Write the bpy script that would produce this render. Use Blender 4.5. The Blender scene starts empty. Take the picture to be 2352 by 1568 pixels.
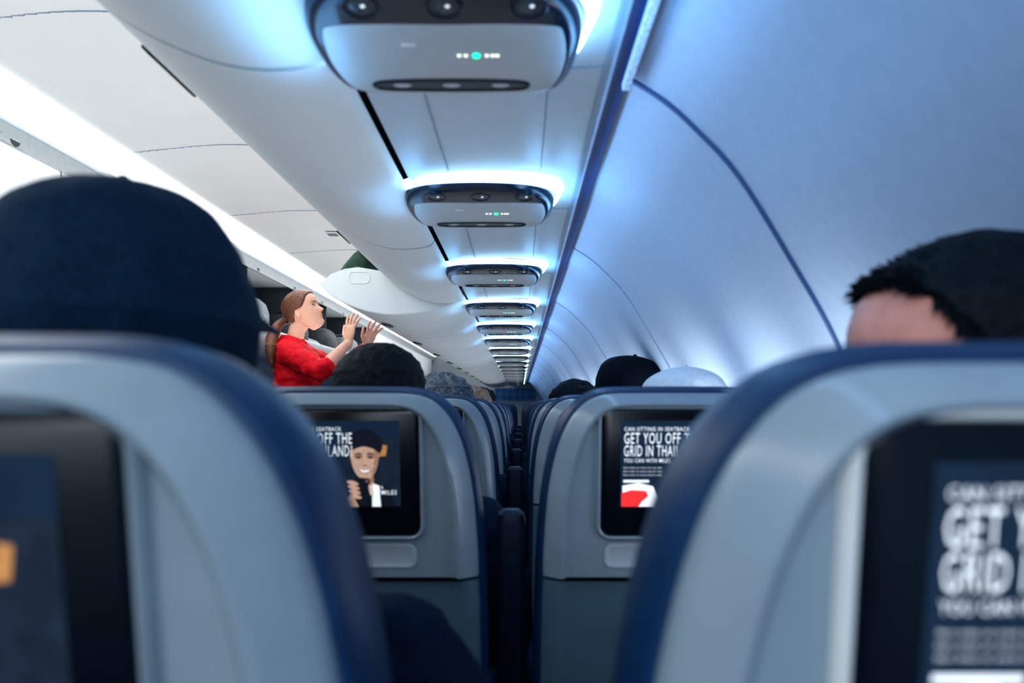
import bpy, math, random
import numpy as np
from mathutils import Vector, Matrix
random.seed(4)
sc=bpy.context.scene
sc.view_settings.view_transform='Standard'
try: sc.view_settings.look='Medium High Contrast'
except Exception as e: print('look',e)
COL=sc.collection
CZ=1.13

# ---------------------------------------------------------------- materials
def pm(name,color,rough=.5,var=.06,scale=40,metal=0,bump=0,emit=None,es=0,coat=0,spec=.5,stretch=None):
    m=bpy.data.materials.new(name); m.use_nodes=True
    nt=m.node_tree; b=nt.nodes['Principled BSDF']
    tc=nt.nodes.new('ShaderNodeTexCoord'); nz=nt.nodes.new('ShaderNodeTexNoise')
    nz.inputs['Scale'].default_value=scale; nz.inputs['Detail'].default_value=3
    if stretch:
        mp=nt.nodes.new('ShaderNodeMapping'); mp.inputs['Scale'].default_value=stretch[0]; mp.inputs['Rotation'].default_value=stretch[1]
        nt.links.new(tc.outputs['Object'],mp.inputs['Vector']); nt.links.new(mp.outputs['Vector'],nz.inputs['Vector'])
    else: nt.links.new(tc.outputs['Object'],nz.inputs['Vector'])
    cr=nt.nodes.new('ShaderNodeValToRGB')
    c=np.array(color[:3])
    cr.color_ramp.elements[0].position=.3; cr.color_ramp.elements[1].position=.7
    cr.color_ramp.elements[0].color=(*(c*(1-var)),1); cr.color_ramp.elements[1].color=(*np.minimum(c*(1+var),1),1)
    nt.links.new(nz.outputs['Fac'],cr.inputs['Fac']); nt.links.new(cr.outputs['Color'],b.inputs['Base Color'])
    b.inputs['Roughness'].default_value=rough; b.inputs['Metallic'].default_value=metal
    b.inputs['Coat Weight'].default_value=coat
    b.inputs['Specular IOR Level'].default_value=spec
    if emit is not None:
        b.inputs['Emission Color'].default_value=(*emit,1); b.inputs['Emission Strength'].default_value=es
    if bump:
        bp=nt.nodes.new('ShaderNodeBump'); bp.inputs['Strength'].default_value=bump; bp.inputs['Distance'].default_value=.004
        nt.links.new(nz.outputs['Fac'],bp.inputs['Height']); nt.links.new(bp.outputs['Normal'],b.inputs['Normal'])
    return m
M=dict(
 wall=pm('wall_blue_light_tint',(.38,.49,.64),.75,.03,60,spec=.3),  # off-white wall with the blue mood light tinted into its base colour
 wallrib=pm('wall_rib_blue',(.02,.08,.22),.5),
 wallrib2=pm('wall_rib_faint',(.26,.35,.48),.5),
 white=pm('bin_white',(.79,.83,.84),.5,.02,8,spec=.35),
 ceil=pm('ceiling_white',(.86,.88,.88),.5,.02,5),
 seam=pm('seam_dark',(.05,.08,.13),.6),
 panel=pm('service_panel',(.50,.58,.66),.4,.03,20),
 pseam=pm('panel_seam',(.26,.34,.42),.6),
 stripe=pm('stripe_blue',(.006,.035,.14),.45),
 lip=pm('lip_greyblue',(.28,.38,.50),.5),
 vent=pm('vent_strip',(.55,.66,.82),.5,.3,300),
 floor=pm('carpet_navy',(.01,.03,.08),.95,.4,200,bump=.5),
 cove=pm('cove_light',(1,1,1),.5,emit=(.95,.98,1.0),es=1.3),
 pod=pm('pod_dark',(.003,.012,.028),.22,.1,coat=.3),
 podpanel=pm('pod_panel_grey',(.46,.50,.53),.35,.03),
 ring=pm('pod_light',(1,1,1),.5,emit=(.42,.74,1.0),es=6),
 collar=pm('pod_collar',(.22,.34,.50),.4),
 nring=pm('nozzle_metal',(.010,.022,.04),.2,metal=.6),
 glass=pm('nozzle_glass',(.07,.10,.13),.12,metal=.6),
 spark=pm('painted_glint',(1,1,1),.3,emit=(.9,.95,1),es=.6),  # glowing dot that paints a glint on the reading light glass
 green=pm('led_green',(0,.8,.4),.4,emit=(0,.9,.5),es=1.6),
 ledw=pm('led_white',(.8,.8,.7),.4,emit=(.95,1,.85),es=1.1),
 sticker=pm('sticker',(.75,.8,.82),.5),
 blue=pm('seat_leather_blue',(.004,.032,.092),.42,.12,60,bump=.08,spec=.35),
 navyl=pm('armrest_navy',(.003,.014,.040),.5,.12,60,bump=.08,spec=.25),
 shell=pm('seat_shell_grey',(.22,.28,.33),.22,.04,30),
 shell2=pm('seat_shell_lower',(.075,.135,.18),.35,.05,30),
 surround=pm('screen_surround',(.72,.75,.74),.3,.03),
 latchp=pm('latch_panel_grey',(.36,.42,.47),.35,.03),
 bezel=pm('bezel_black',(.002,.006,.012),.25,.1,spec=.3),
 frame=pm('seat_frame',(.10,.12,.14),.4,metal=.5),
 dbg=pm('display_bg',(.005,.012,.025),.4,.5,25,emit=(.008,.020,.040),es=1,spec=.2),
 dtext=pm('display_text',(.8,.8,.8),.5,emit=(.78,.84,.88),es=.7),
 dskin=pm('display_skin',(.3,.2,.15),.5,.35,120,emit=(.46,.30,.22),es=.8),
 dskin2=pm('display_skin_shade',(.2,.1,.07),.5,emit=(.28,.16,.11),es=.8),
 dhair=pm('display_dark',(.005,.008,.015),.5,emit=(.006,.008,.014),es=1,spec=.2),
 dorange=pm('display_orange',(.3,.15,.05),.5,.4,80,emit=(.80,.38,.14),es=.4),
 dred=pm('display_red',(.7,.02,.02),.5,emit=(.75,.03,.03),es=1),
 dwarm=pm('display_warm',(.01,.012,.02),.5,.8,60,emit=(.008,.018,.032),es=1,spec=.2),
 rail=pm('rail_grey',(.40,.44,.46),.35),
 black=pm('black_plastic',(.006,.012,.02),.25),
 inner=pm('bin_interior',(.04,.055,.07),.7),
 skin=pm('skin_fair',(.66,.38,.28),.5,.05,50,spec=.35),
 skinr=pm('skin_ruddy',(.60,.28,.23),.5,.14,35,bump=.25,spec=.3),
 hairb=pm('hair_auburn',(.12,.042,.019),.42,.6,60,bump=.5,stretch=((1,4,5),(0,.5,0))),
 haird=pm('hair_dark',(.004,.009,.014),.7,.5,160,bump=.5,spec=.15),
 hairg=pm('hair_grey',(.12,.14,.17),.7,.6,120,bump=.6,spec=.2),
 hairo=pm('hair_blond',(.30,.21,.15),.7,.4,120,bump=.6,spec=.2),
 red=pm('uniform_red',(.60,.004,.016),.65,.12,25,bump=.2,spec=.2),
 navy=pm('cloth_navy',(.003,.013,.034),.8,.3,80,bump=.25,spec=.08),
 capn=pm('cap_navy',(.003,.017,.041),.85,.25,200,bump=.2,spec=.12),
 capw=pm('cap_white',(.60,.65,.70),.8,.08,100),
 capb=pm('cap_black',(.003,.007,.013),.8,.2,100,spec=.1),
 eyew=pm('eye_white',(.75,.75,.75),.3), eyed=pm('eye_dark',(.03,.03,.03),.2),
 lips=pm('lips',(.52,.18,.15),.4), brow=pm('brow',(.20,.10,.06),.7),
 bagg=pm('bag_green',(.030,.075,.05),.8,.3,40,bump=.3), bagk=pm('bag_black',(.01,.014,.02),.6,.3,40,bump=.3),
 bagy=pm('bag_grey',(.18,.21,.24),.7,.3,40,bump=.3),
 window=pm('window_glow',(1,1,1),.4,emit=(.85,.92,1),es=3.0),
 labelblk=pm('label_black',(.01,.02,.03),.4), labelw=pm('label_white',(.8,.85,.85),.5),
 bulk=pm('bulkhead_white',(.6,.66,.72),.5),
)
def bulkmat():
    m=bpy.data.materials.new('bulkhead_blue_pattern'); m.use_nodes=True; nt=m.node_tree; b=nt.nodes['Principled BSDF']
    tc=nt.nodes.new('ShaderNodeTexCoord'); mp=nt.nodes.new('ShaderNodeMapping'); mp.inputs['Rotation'].default_value=(0,math.radians(45),0)
    ck=nt.nodes.new('ShaderNodeTexChecker'); ck.inputs['Scale'].default_value=11
    ck.inputs['Color1'].default_value=(.04,.20,.50,1); ck.inputs['Color2'].default_value=(.10,.34,.66,1)
    nt.links.new(tc.outputs['Object'],mp.inputs['Vector']); nt.links.new(mp.outputs['Vector'],ck.inputs['Vector']); nt.links.new(ck.outputs['Color'],b.inputs['Base Color'])
    return m
M['bulkblue']=bulkmat()

# ---------------------------------------------------------------- geometry helpers
class G:
    def __init__(s): s.v=[]; s.f=[]; s.m=[]
    def add(s,v,f,mi=0):
        o=len(s.v); s.v+= [tuple(p) for p in v]; s.f+=[tuple(i+o for i in q) for q in f]; s.m+=[mi]*len(f); return s
    def loft(s,loops,mi=0,cap0=True,cap1=True):
        n=len(loops[0]); v=[p for l in loops for p in l]; f=[]
        for k in range(len(loops)-1):
            for i in range(n):
                j=(i+1)%n; f.append((k*n+i,k*n+j,(k+1)*n+j,(k+1)*n+i))
        if cap0: f.append(tuple(range(n))[::-1])
        if cap1: f.append(tuple((len(loops)-1)*n+i for i in range(n)))
        return s.add(v,f,mi)
    def box(s,a,b,mi=0):
        x0,y0,z0=a;x1,y1,z1=b
        v=[(x0,y0,z0),(x1,y0,z0),(x1,y1,z0),(x0,y1,z0),(x0,y0,z1),(x1,y0,z1),(x1,y1,z1),(x0,y1,z1)]
        return s.add(v,[(3,2,1,0),(4,5,6,7),(0,1,5,4),(1,2,6,5),(2,3,7,6),(3,0,4,7)],mi)
    def tube(s,path,radii,ref=(0,0,1),n=14,mi=0):
        P=[Vector(p) for p in path]; ref=Vector(ref).normalized(); loops=[]
        def ring(c,t,ru,rv):
            u=ref-t*ref.dot(t)
            if u.length<1e-3: u=Vector((1,0,0))-t*t.x
            u.normalize(); w=t.cross(u)
            return [tuple(c+u*ru*math.cos(2*math.pi*k/n)+w*rv*math.sin(2*math.pi*k/n)) for k in range(n)]
        N=len(P)
        for i,p in enumerate(P):
            t=(P[min(i+1,N-1)]-P[max(i-1,0)]).normalized()
            r=radii[i]; ru,rv=(r if isinstance(r,tuple) else (r,r))
            if i==0:
                e=min(ru,rv)
                loops.append(ring(p-t*e*.75,t,ru*.45,rv*.45)); loops.append(ring(p-t*e*.4,t,ru*.85,rv*.85))
            loops.append(ring(p,t,ru,rv))
            if i==N-1:
                e=min(ru,rv)
                loops.append(ring(p+t*e*.4,t,ru*.85,rv*.85)); loops.append(ring(p+t*e*.75,t,ru*.45,rv*.45))
        return s.loft(loops,mi)
    def xf(s,mat):
        s.v=[tuple(mat@Vector(p)) for p in s.v]; return s
    def mp(s,fn):
        s.v=[fn(p) for p in s.v]; return s
    def join(s,o): return s.add(o.v,o.f,0)
    def mesh(s,name,mats,smooth=True):
        me=bpy.data.meshes.new(name); me.from_pydata(s.v,[],s.f)
        for m in mats: me.materials.append(m)
        me.polygons.foreach_set('material_index',s.m)
        me.update()
        import bmesh
        bm=bmesh.new(); bm.from_mesh(me); bmesh.ops.recalc_face_normals(bm,faces=bm.faces); bm.to_mesh(me); bm.free()
        if smooth:
            me.polygons.foreach_set('use_smooth',[True]*len(me.polygons))
            try: me.set_sharp_from_angle(angle=math.radians(40))
            except Exception: pass
        return me
    def obj(s,name,mats,parent=None,loc=(0,0,0),smooth=True,nonorm=False):
        if not isinstance(mats,(list,tuple)): mats=[mats]
        me=s.mesh(name,mats,smooth)
        return link(bpy.data.objects.new(name,me),parent,loc)
def link(o,parent=None,loc=(0,0,0)):
    COL.objects.link(o); o.location=loc
    if parent: o.parent=parent
    return o
def empty(name,loc,label,cat,group=None):
    o=bpy.data.objects.new(name,None); o.empty_display_size=.05; link(o,None,loc); tag(o,label,cat,group); return o
def tag(o,label,cat,group=None):
    o['label']=label; o['category']=cat
    if group: o['group']=group
def struct(o): o['kind']='structure'; return o
def spline(pts,sub=5,closed=True):
    P=[np.array(p,float) for p in pts]; n=len(P); out=[]
    rng=range(n) if closed else range(n-1)
    for i in rng:
        g=lambda k: P[k%n] if closed else P[max(0,min(n-1,k))]
        a,b,c,d=g(i-1),g(i),g(i+1),g(i+2)
        for k in range(sub):
            t=k/sub
            out.append(.5*((2*b)+(-a+c)*t+(2*a-5*b+4*c-d)*t*t+(-a+3*b-3*c+d)*t**3))
    if not closed: out.append(P[-1])
    return [tuple(p) for p in out]
def inset(poly,d):
    n=len(poly); A=sum(poly[i][0]*poly[(i+1)%n][1]-poly[(i+1)%n][0]*poly[i][1] for i in range(n))
    s=1 if A>0 else -1; out=[]
    for i in range(n):
        p,q,r=poly[i-1],poly[i],poly[(i+1)%n]
        tx,ty=r[0]-p[0],r[1]-p[1]; L=math.hypot(tx,ty) or 1
        out.append((q[0]-s*ty/L*d,q[1]+s*tx/L*d))
    return out
def shrink(poly,d,zc=None,dz=None):
    zs=[p[1] for p in poly]; xs=[abs(p[0]) for p in poly]
    if zc is None: zc=(min(zs)+max(zs))/2
    if dz is None: dz=d
    H=max(max(zs)-zc,zc-min(zs)); Wd=max(xs)
    return [(x*(1-d/Wd),zc+(z-zc)*(1-dz/H)) for x,z in poly]
def rrect(w,z0,z1,r,n=5,cx=0):
    out=[]
    for (x,z,a) in [(w-r,z1-r,0),(-w+r,z1-r,90),(-w+r,z0+r,180),(w-r,z0+r,270)]:
        for k in range(n+1):
            t=math.radians(a+90*k/n); out.append((cx+x+r*math.cos(t),z+r*math.sin(t)))
    return out
def copy_thing(root,loc,only=None):
    def rec(o,par):
        n=o.copy(); COL.objects.link(n)
        if par: n.parent=par
        for c in kids.get(o,[]):
            if only is None or c.name.split('.')[0] in only: rec(c,n)
        return n
    kids={}
    for o in bpy.data.objects:
        if o.parent: kids.setdefault(o.parent,[]).append(o)
    n=rec(root,None); n.location=loc; return n
def text_geo(txt,width,height,bold=.02):
    cu=bpy.data.curves.new('t','FONT'); cu.body=txt; cu.offset=bold; cu.resolution_u=2; cu.space_character=1.12
    o=bpy.data.objects.new('t',cu); COL.objects.link(o)
    dg=bpy.context.evaluated_depsgraph_get(); dg.update()
    me=bpy.data.meshes.new_from_object(o.evaluated_get(dg))
    v=np.array([list(p.co) for p in me.vertices]); f=[tuple(p.vertices) for p in me.polygons]
    bpy.data.objects.remove(o); bpy.data.curves.remove(cu); bpy.data.meshes.remove(me)
    mn=v.min(0);mx=v.max(0)
    v[:,0]=(v[:,0]-mn[0])/(mx[0]-mn[0])*width; v[:,1]=(v[:,1]-mn[1])/(mx[1]-mn[1])*height
    return v[:,:2],f

# ---------------------------------------------------------------- structure
Y0,Y1=-3.0,15.0
def shift(prof,d):
    out=[]
    for i,p in enumerate(prof):
        a=prof[max(0,i-1)];b=prof[min(len(prof)-1,i+1)]; tx,ty=b[0]-a[0],b[1]-a[1];L=math.hypot(tx,ty)
        out.append((p[0]+ty/L*d,p[1]-tx/L*d))
    return out
WP=spline([(.137,.425),(.185,.395),(.227,.358),(.283,.297),(.35,.19),(.409,.084),(.445,-.02),(.46,-.12),(.462,-.5),(.44,-.9),(.40,-1.13)],5,False)
def thick(prof,y0,y1,t,ny=1):
    outp=shift(prof,-t); poly=list(prof)+list(outp)[::-1]
    g=G(); g.loft([[(x,y0,CZ+h) for x,h in poly],[(x,y1,CZ+h) for x,h in poly]]); return g
struct(thick(WP,Y0,Y1,.02).obj('wall_right',M['wall']))
trim=[0]
def trimobj(g,mats):
    trim[0]+=1; o=struct(g.obj('trim_%d'%trim[0],mats)); return o
up=[p for p in WP if p[1]>-.3]
for i,y in enumerate([-.08,.98,2.04,3.10,4.16,5.22,6.28,7.34,8.4,9.46,10.5,11.6,12.6,13.7]):
    w=.009 if y<1.5 else .003
    trimobj(thick(shift(up,.003),y,y+w,.003),M['wallrib' if i<2 else 'wallrib2'] )
ch=spline([(-.196,.398),(-.15,.404),(-.05,.408),(.05,.408),(.112,.404)],4,False)
g=thick(ch,Y0,Y1,.008)
def seamline(g,x0,x1,y0,y1,h,mi=1): g.box((x0,y0,CZ+h-.0012),(x1,y1,CZ+h+.002),mi)
PY=[.781-.79,.781,1.44,2.214]+[2.214+.79*k for k in range(1,16)]
for k,y in enumerate(PY):
    if k+1<len(PY):
        a=y+.14;b=PY[k+1]-.12
        seamline(g,-.125,-.1238,a,b,.4045); seamline(g,.035,.0362,a,b,.4080)
        for s in range(24):
            x=-.185+.29*s/24; yy=a-.02+.03*(1-((x+.04)/.15)**2); hh=float(np.interp(x+.006,[p[0] for p in ch],[p[1] for p in ch]))
            seamline(g,x,x+.0125,yy,yy+.002,hh-.0005)
trimobj(g,[M['panel'],M['pseam']])
trimobj(thick([(.113,.413),(.125,.416),(.136,.413)],Y0,Y1,.006),M['stripe'])
g=G()
y=Y0
while y<.97:
    g.box((.1305,y,CZ+.402),(.1395,y+.006,CZ+.408),0); y+=.009
g.box((.130,Y0,CZ+.405),(.140,.975,CZ+.411),0)
trimobj(g,[M['vent'],M['wallrib']])
trimobj(thick([(.100,.402),(.106,.401),(.113,.404)],Y0,Y1,.004),M['lip'])
CP=spline([(-.545,.93),(-.60,.975),(-.70,1.0),(-.9,1.005),(-1.15,1.01),(-1.38,1.0),(-1.50,.995),(-1.60,.985),(-1.665,.955),(-1.70,.925)],4,False)
g=thick(CP,Y0,Y1,-.02)
cpn=np.array(CP)
def hce(x): return float(np.interp(-x,-cpn[:,0],cpn[:,1]))
for k in range(-1,12):
    yy=1.0+k
    for s in range(26):
        x=-.62-.9*s/26; bow=.05*math.sin(math.pi*s/26)
        x2=x-.9/26; 
        g.box((x2,yy-bow,CZ+hce(x)-.0025),(x,yy-bow+.003,CZ+hce(x)+.002),1)
o=struct(g.obj('ceiling',[M['ceil'],M['pseam']]))
g=G(); g.loft([[(x,y,CZ+z) for x,y in rrect(.035,4.42,4.52,.008,cx=-1.10)] for z in (1.004,.999)]); 
for k in range(4): g.box((-1.128,4.437+.019*k,CZ+.9975),(-1.072,4.445+.019*k,CZ+.9995),1)
o=g.obj('ceiling_vent',[M['ceil'],M['seam']]); tag(o,'small rectangular grille set in the white ceiling panel','vent')
trimobj(thick([(-1.695,.925),(-1.70,.90),(-1.705,.862)],Y0,Y1,.012),M['rail'])
trimobj(thick([(-1.690,.926),(-1.690,.921)],Y0,Y1,.006),M['pseam'])
def strip(prof,name,label):
    o=thick(prof,Y0+.1,Y1-.1,.004).obj(name,M['cove']); tag(o,label,'light'); return o
strip([(-1.54,.982),(-1.61,.965),(-1.66,.938)],'cove_light','long glowing white cove light above the overhead bins')
strip([(-.60,.945),(-.66,.970),(-.72,.985)],'cove_light','long glowing white cove light above the overhead bins')
g=G(); g.box((-2.75,Y0,-.03),(.5,Y1,0)); struct(g.obj('floor',M['floor']))
g=G(); g.box((-2.75,Y0,0),(-2.70,Y1,2.2)); struct(g.obj('wall_left',M['bulk']))
g=G(); g.box((-2.75,Y1,0),(.5,Y1+.04,2.2)); struct(g.obj('wall_front',M['bulk']))
g=G(); g.box((-2.75,Y0-.04,0),(.5,Y0,2.2)); struct(g.obj('wall_back',M['bulk']))
g=G(); g.box((-.50,Y1-.03,CZ+.09),(.30,Y1-.002,CZ+.33)); trimobj(g,M['bulkblue'])
for k in range(12):
    yc=.76+.53*k
    g=G(); r=rrect(.115,-.34,-.05,.08,6,cx=yc)
    g.loft([[(.4575,y,CZ+z) for y,z in inset(r,-.012)],[(.452,y,CZ+z) for y,z in inset(r,-.006)],[(.452,y,CZ+z) for y,z in r]],0,True,False)
    g.loft([[(.453,y,CZ+z) for y,z in r],[(.4545,y,CZ+z) for y,z in r]],1)
    struct(g.obj('window_%d'%(k+1),[M['wall'],M['window']]))

# ---------------------------------------------------------------- PSU pods
half=[(0,-.095),(.05,-.091),(.095,-.078),(.126,-.052),(.140,-.014),(.139,.035),(.131,.078),(.113,.101),(.06,.108)]
loop=half+[(0,.109)]+[(-x,y) for x,y in half[:0:-1]]
POD=spline(loop,4)
root=empty('service_unit',(-.077,PY[1],CZ+.40),'dark glossy overhead passenger service unit with grey panel and glowing halo','overhead service unit','overhead service units')
def L3(poly,z): return [(x,y,z) for x,y in poly]
def tilt(p): return (p[0],p[1],p[2]-.115*(p[1]+.03) if p[2]<-.007 else p[2])
G().loft([L3(POD,.006),L3(POD,-.0065),L3(POD,-.012),L3(shrink(POD,.003,0),-.020),L3(shrink(POD,.008,0),-.0250),L3(shrink(POD,.014,0),-.0268),L3(shrink(POD,.04,0),-.0270),L3(shrink(POD,.09,0),-.0270)]).mp(tilt).obj('housing',M['pod'],root)
G().loft([L3(inset(POD,-.005),.006),L3(inset(POD,-.005),-.003),L3(inset(POD,-.002),-.005),L3(inset(POD,.002),-.004)],0,True,False).obj('collar',M['collar'],root)
inn=inset(POD,-.004); base=inset(inn,-1.0); op=[]; mid=[]
for (x,y),(bx_,by_) in zip(inn,base):
    w=.012*max(0,min(1,(.08-y)/.16))**.7+.0040*max(0,min(1,(.11-y)/.04))+.0005
    dx,dy=bx_-x,by_-y; op.append((x+dx*w,y+dy*w)); mid.append((x+dx*w*.5,y+dy*w*.5))
G().loft([L3(inn,.004),L3(inn,-.0080),L3(mid,-.0070),L3(op,.003)],0,False,False).obj('halo_light',M['ring'],root)
ph=[(0,-.033),(.06,-.034),(.108,-.031),(.120,-.020),(.1245,.025),(.117,.070),(.102,.089),(.055,.096)]
PP=spline(ph+[(0,.097)]+[(-x,y) for x,y in ph[:0:-1]],4)
G().loft([L3(PP,-.022),L3(PP,-.0275),L3(shrink(PP,.003,.03),-.0288),L3(shrink(PP,.03,.03),-.0292)]).mp(tilt).obj('face_panel',M['podpanel'],root)
for x in (-.075,.005,.085):
    g=G(); n=24
    def circ(r,z,cx=x,cy=-.060): return [(cx+r*math.cos(2*math.pi*k/n),cy+r*math.sin(2*math.pi*k/n),z) for k in range(n)]
    g.loft([circ(.019,-.020),circ(.019,-.0273),circ(.0170,-.0284),circ(.0140,-.0277),circ(.0128,-.0250)],0)
    g.loft([circ(.0127,-.0252),circ(.011,-.0264),circ(.007,-.0274),circ(.002,-.0278)],1)
    g.loft([circ(.0024,-.0275,x+.003,-.062),circ(.0016,-.0282,x+.003,-.062)],2)  # painted glint on the glass dome
    g.mp(tilt).obj('reading_light',[M['nring'],M['glass'],M['spark']],root)
g=G()
def circ2(cx,cy,r,z,n=14,e=1): return [(cx+r*e*math.cos(2*math.pi*k/n),cy+r*math.sin(2*math.pi*k/n),z) for k in range(n)]
g.loft([circ2(.031,.016,.0045,-.0287),circ2(.031,.016,.004,-.0303)],0)
for dx in (-.018,-.011,.011,.017,.022): g.loft([circ2(.031+dx,.016,.0026,-.0287,8),circ2(.031+dx,.016,.002,-.0300,8)],1)
g.mp(tilt).obj('indicator_light',[M['green'],M['ledw']],root)
g=G(); SL=spline([(0,.0605),(.05,.0615),(.080,.065),(.0885,.0735),(.080,.082),(.05,.0845),(0,.0855),(-.05,.0845),(-.080,.082),(-.0885,.0735),(-.080,.065),(-.05,.0615)],4)
sk=lambda d:shrink(SL,d,.073)
g.loft([L3(SL,-.0277),L3(SL,-.0304),L3(sk(.002),-.0316),L3(sk(.0038),-.0292)],0)
g.loft([L3(sk(.0039),-.0292),L3(sk(.0042),-.0298)],1)
for x in (-.055,0,.055): g.loft([circ2(x,.0735,.0045,-.0294,12,2.6),circ2(x,.0735,.0030,-.0308,12,2.6)],2)
g.mp(tilt).obj('speaker_slot',[M['black'],M['glass'],M['podpanel']],root)
g=G(); g.box((-.045,-.006,-.0298),(-.030,.000,-.0291)); g.mp(tilt).obj('sticker',M['sticker'],root)
bpy.context.view_layer.update()
for k,y in enumerate(PY):
    if k==1: continue
    copy_thing(root,(-.077,y,CZ+.40),None if k<8 else ('housing','halo_light','face_panel','indicator_light'))

# ---------------------------------------------------------------- overhead bins
BD=spline([(-.206,.396),(-.222,.381),(-.28,.374),(-.335,.381),(-.392,.402),(-.44,.428),(-.478,.456),(-.510,.495),(-.533,.55),(-.545,.63),(-.55,.75),(-.545,.87)],4,False)
OB=spline([(-.206,.402),(-.255,.372),(-.345,.346),(-.46,.334),(-.55,.343),(-.634,.37),(-.70,.405),(-.742,.445)],4,False)+[(-.745,.455)]
OBtop=[(-.70,.484),(-.65,.503),(-.60,.510),(-.45,.485),(-.26,.445)]
def mir(p): return [(-2.24-x,h) for x,h in p]
def make_bin(y0,opp,opened,idx):
    L=.976; f=(lambda p:mir(p)) if opp else (lambda p:list(p)); s=-1 if opp else 1
    x0=f([(-.35,0)])[0][0]
    if opened: lab='open white overhead luggage bin with bucket swung down'
    else: lab='closed white overhead luggage bin with curved door'
    if opp: lab+=' across aisle'
    r=empty('overhead_bin',(x0,y0,CZ+.40),lab,'overhead bin','overhead bins')
    off=Matrix.Translation((-x0,-y0,-CZ-.40))
    g=G(); ya,yb=y0+.005,y0+L-.001
    def bx(a,b,h0,h1,q0,q1,mi=0):
        (xa,_),(xb,_)=f([(a,0),(b,0)]); g.box((min(xa,xb),q0,CZ+h0),(max(xa,xb),q1,CZ+h1),mi)
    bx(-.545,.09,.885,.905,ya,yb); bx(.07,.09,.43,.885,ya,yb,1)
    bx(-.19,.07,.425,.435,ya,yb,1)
    pol=[(-.195,.44),(-.28,.386),(-.39,.415),(-.485,.49),(-.52,.62),(-.525,.885),(.07,.885),(.07,.436)]
    if opened: pol=[(-.195,.55),(-.45,.56),(-.505,.60),(-.52,.66),(-.525,.885),(.07,.885),(.07,.436),(-.195,.446)]
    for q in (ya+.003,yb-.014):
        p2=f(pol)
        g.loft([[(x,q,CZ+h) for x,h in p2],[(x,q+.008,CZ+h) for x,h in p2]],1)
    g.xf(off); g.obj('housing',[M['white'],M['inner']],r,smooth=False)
    if not opened:
        g=thick(f(BD),ya+.001,yb-.001,-.010 if not opp else .010)
    else:
        g=thick(f(OB),ya+.001,yb-.001,-.008 if not opp else .008)
        ins=[(x,h+.003) for x,h in OB[:-1]]
        pol=f(ins+OBtop)
        for q in (ya-.001,yb-.008):
            g.loft([[(x,q,CZ+h) for x,h in pol],[(x,q+.007,CZ+h) for x,h in pol]])
    g.xf(off); d=g.obj('door',M['white'],r)
    if opened: (lx,lh),(nx,nh)=f([(-.575,.3465)])[0],(-.2*s,-1)
    else: (lx,lh),(nx,nh)=f([(-.500,.476)])[0],(-.75*s,-.66)
    g=G(); nv=Vector((nx,0,nh)).normalized(); u=Vector((0,1,0)); w=nv.cross(u)
    c=Vector((lx,y0+.49,CZ+lh))
    def ov(a,b,d): return [tuple(c+u*a*math.cos(t)+w*b*math.sin(t)+nv*d) for t in [2*math.pi*k/20 for k in range(20)]]
    if opened:
        g.loft([ov(.055,.026,-.004),ov(.055,.026,.004),ov(.042,.016,.006),ov(.04,.014,.002)],0); g.loft([ov(.02,.012,.001),ov(.018,.01,.007)],1)
    else:
        c=Vector((lx,y0+(.33 if idx==1 else .24),CZ+lh)); g.loft([ov(.085,.006,-.004),ov(.085,.006,.002),ov(.08,.004,.0035)],0)
    g.xf(off); g.obj('latch',[M['black'],M['frame']],r)
    if opened and not opp:
        g=G(); q=ya-.001
        RR=rrect(.040,.448,.494,.018,cx=-.595)
        g.loft([[(x,q,CZ+h) for x,h in RR],[(x,q-.0025,CZ+h) for x,h in inset(RR,.001)],[(x,q-.0025,CZ+h) for x,h in inset(RR,.003)],[(x,q-.0003,CZ+h) for x,h in inset(RR,.0045)]],0,False,True)
        g.xf(off); g.obj('handle',M['white'],r)
    return r
for k in range(-1,14):
    make_bin(.852+.98*k,False,k>=2,k)
for k in range(-1,14):
    make_bin(.852+.98*k,True,k in(3,4,5,6,7),k)
def marker(y,num,full=True):
    g=G(); n=24; x=-1.692; R=.029
    g.loft([[(x,y+R*math.cos(2*math.pi*k/n),CZ+.893+R*math.sin(2*math.pi*k/n)) for k in range(n)],[(x+.002,y+(R-.001)*math.cos(2*math.pi*k/n),CZ+.893+(R-.001)*math.sin(2*math.pi*k/n)) for k in range(n)]],0)
    v,f=text_geo(num,.026,.017,.0)
    g.add([(x+.0028,y-.013+a,CZ+.8845+b) for a,b in v],f,1)
    v,f=text_geo('A',.014,.017,.005); g.add([(x+.0028,y-.080+a,CZ+.885+b) for a,b in v],f,0)
    g.box((x-.006,y-.095,CZ+.864),(x+.001,y+.036,CZ+.916),2)
    o=g.obj('row_marker',[M['labelblk'],M['labelw'],M['rail']],smooth=False); tag(o,'round black row number marker reading %s on bin rail'%num,'sign','row number markers')
for k in range(7): marker(2.55+.79*k,str(23-k))
def bag(name,c,s,mat,label,rz=0,tl=0):
    g=G(); loops=[]
    for z,k in ((-1,.80),(-.92,.95),(-.5,1.0),(.3,1.0),(.75,.9),(.95,.72),(1,.5)):
        loops.append([(s[0]*k*math.copysign(abs(math.cos(t))**.55,math.cos(t)),s[1]*k*math.copysign(abs(math.sin(t))**.55,math.sin(t)),s[2]*z) for t in [2*math.pi*i/24 for i in range(24)]])
    g.loft(loops)
    g.tube([(-.05,0,s[2]*.97),(-.04,0,s[2]+.03),(.04,0,s[2]+.03),(.05,0,s[2]*.97)],[.006]*4,n=8)
    g.xf(Matrix.Rotation(rz,4,'Z')@Matrix.Rotation(tl,4,'Y'))
    o=g.obj(name,mat,None,c); tag(o,label,'bag'); return o
bag('bag',(-.625,3.02,CZ+.540),(.045,.12,.070),M['bagg'],'dark green soft bag sticking out of open overhead bin',0,.7)
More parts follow.
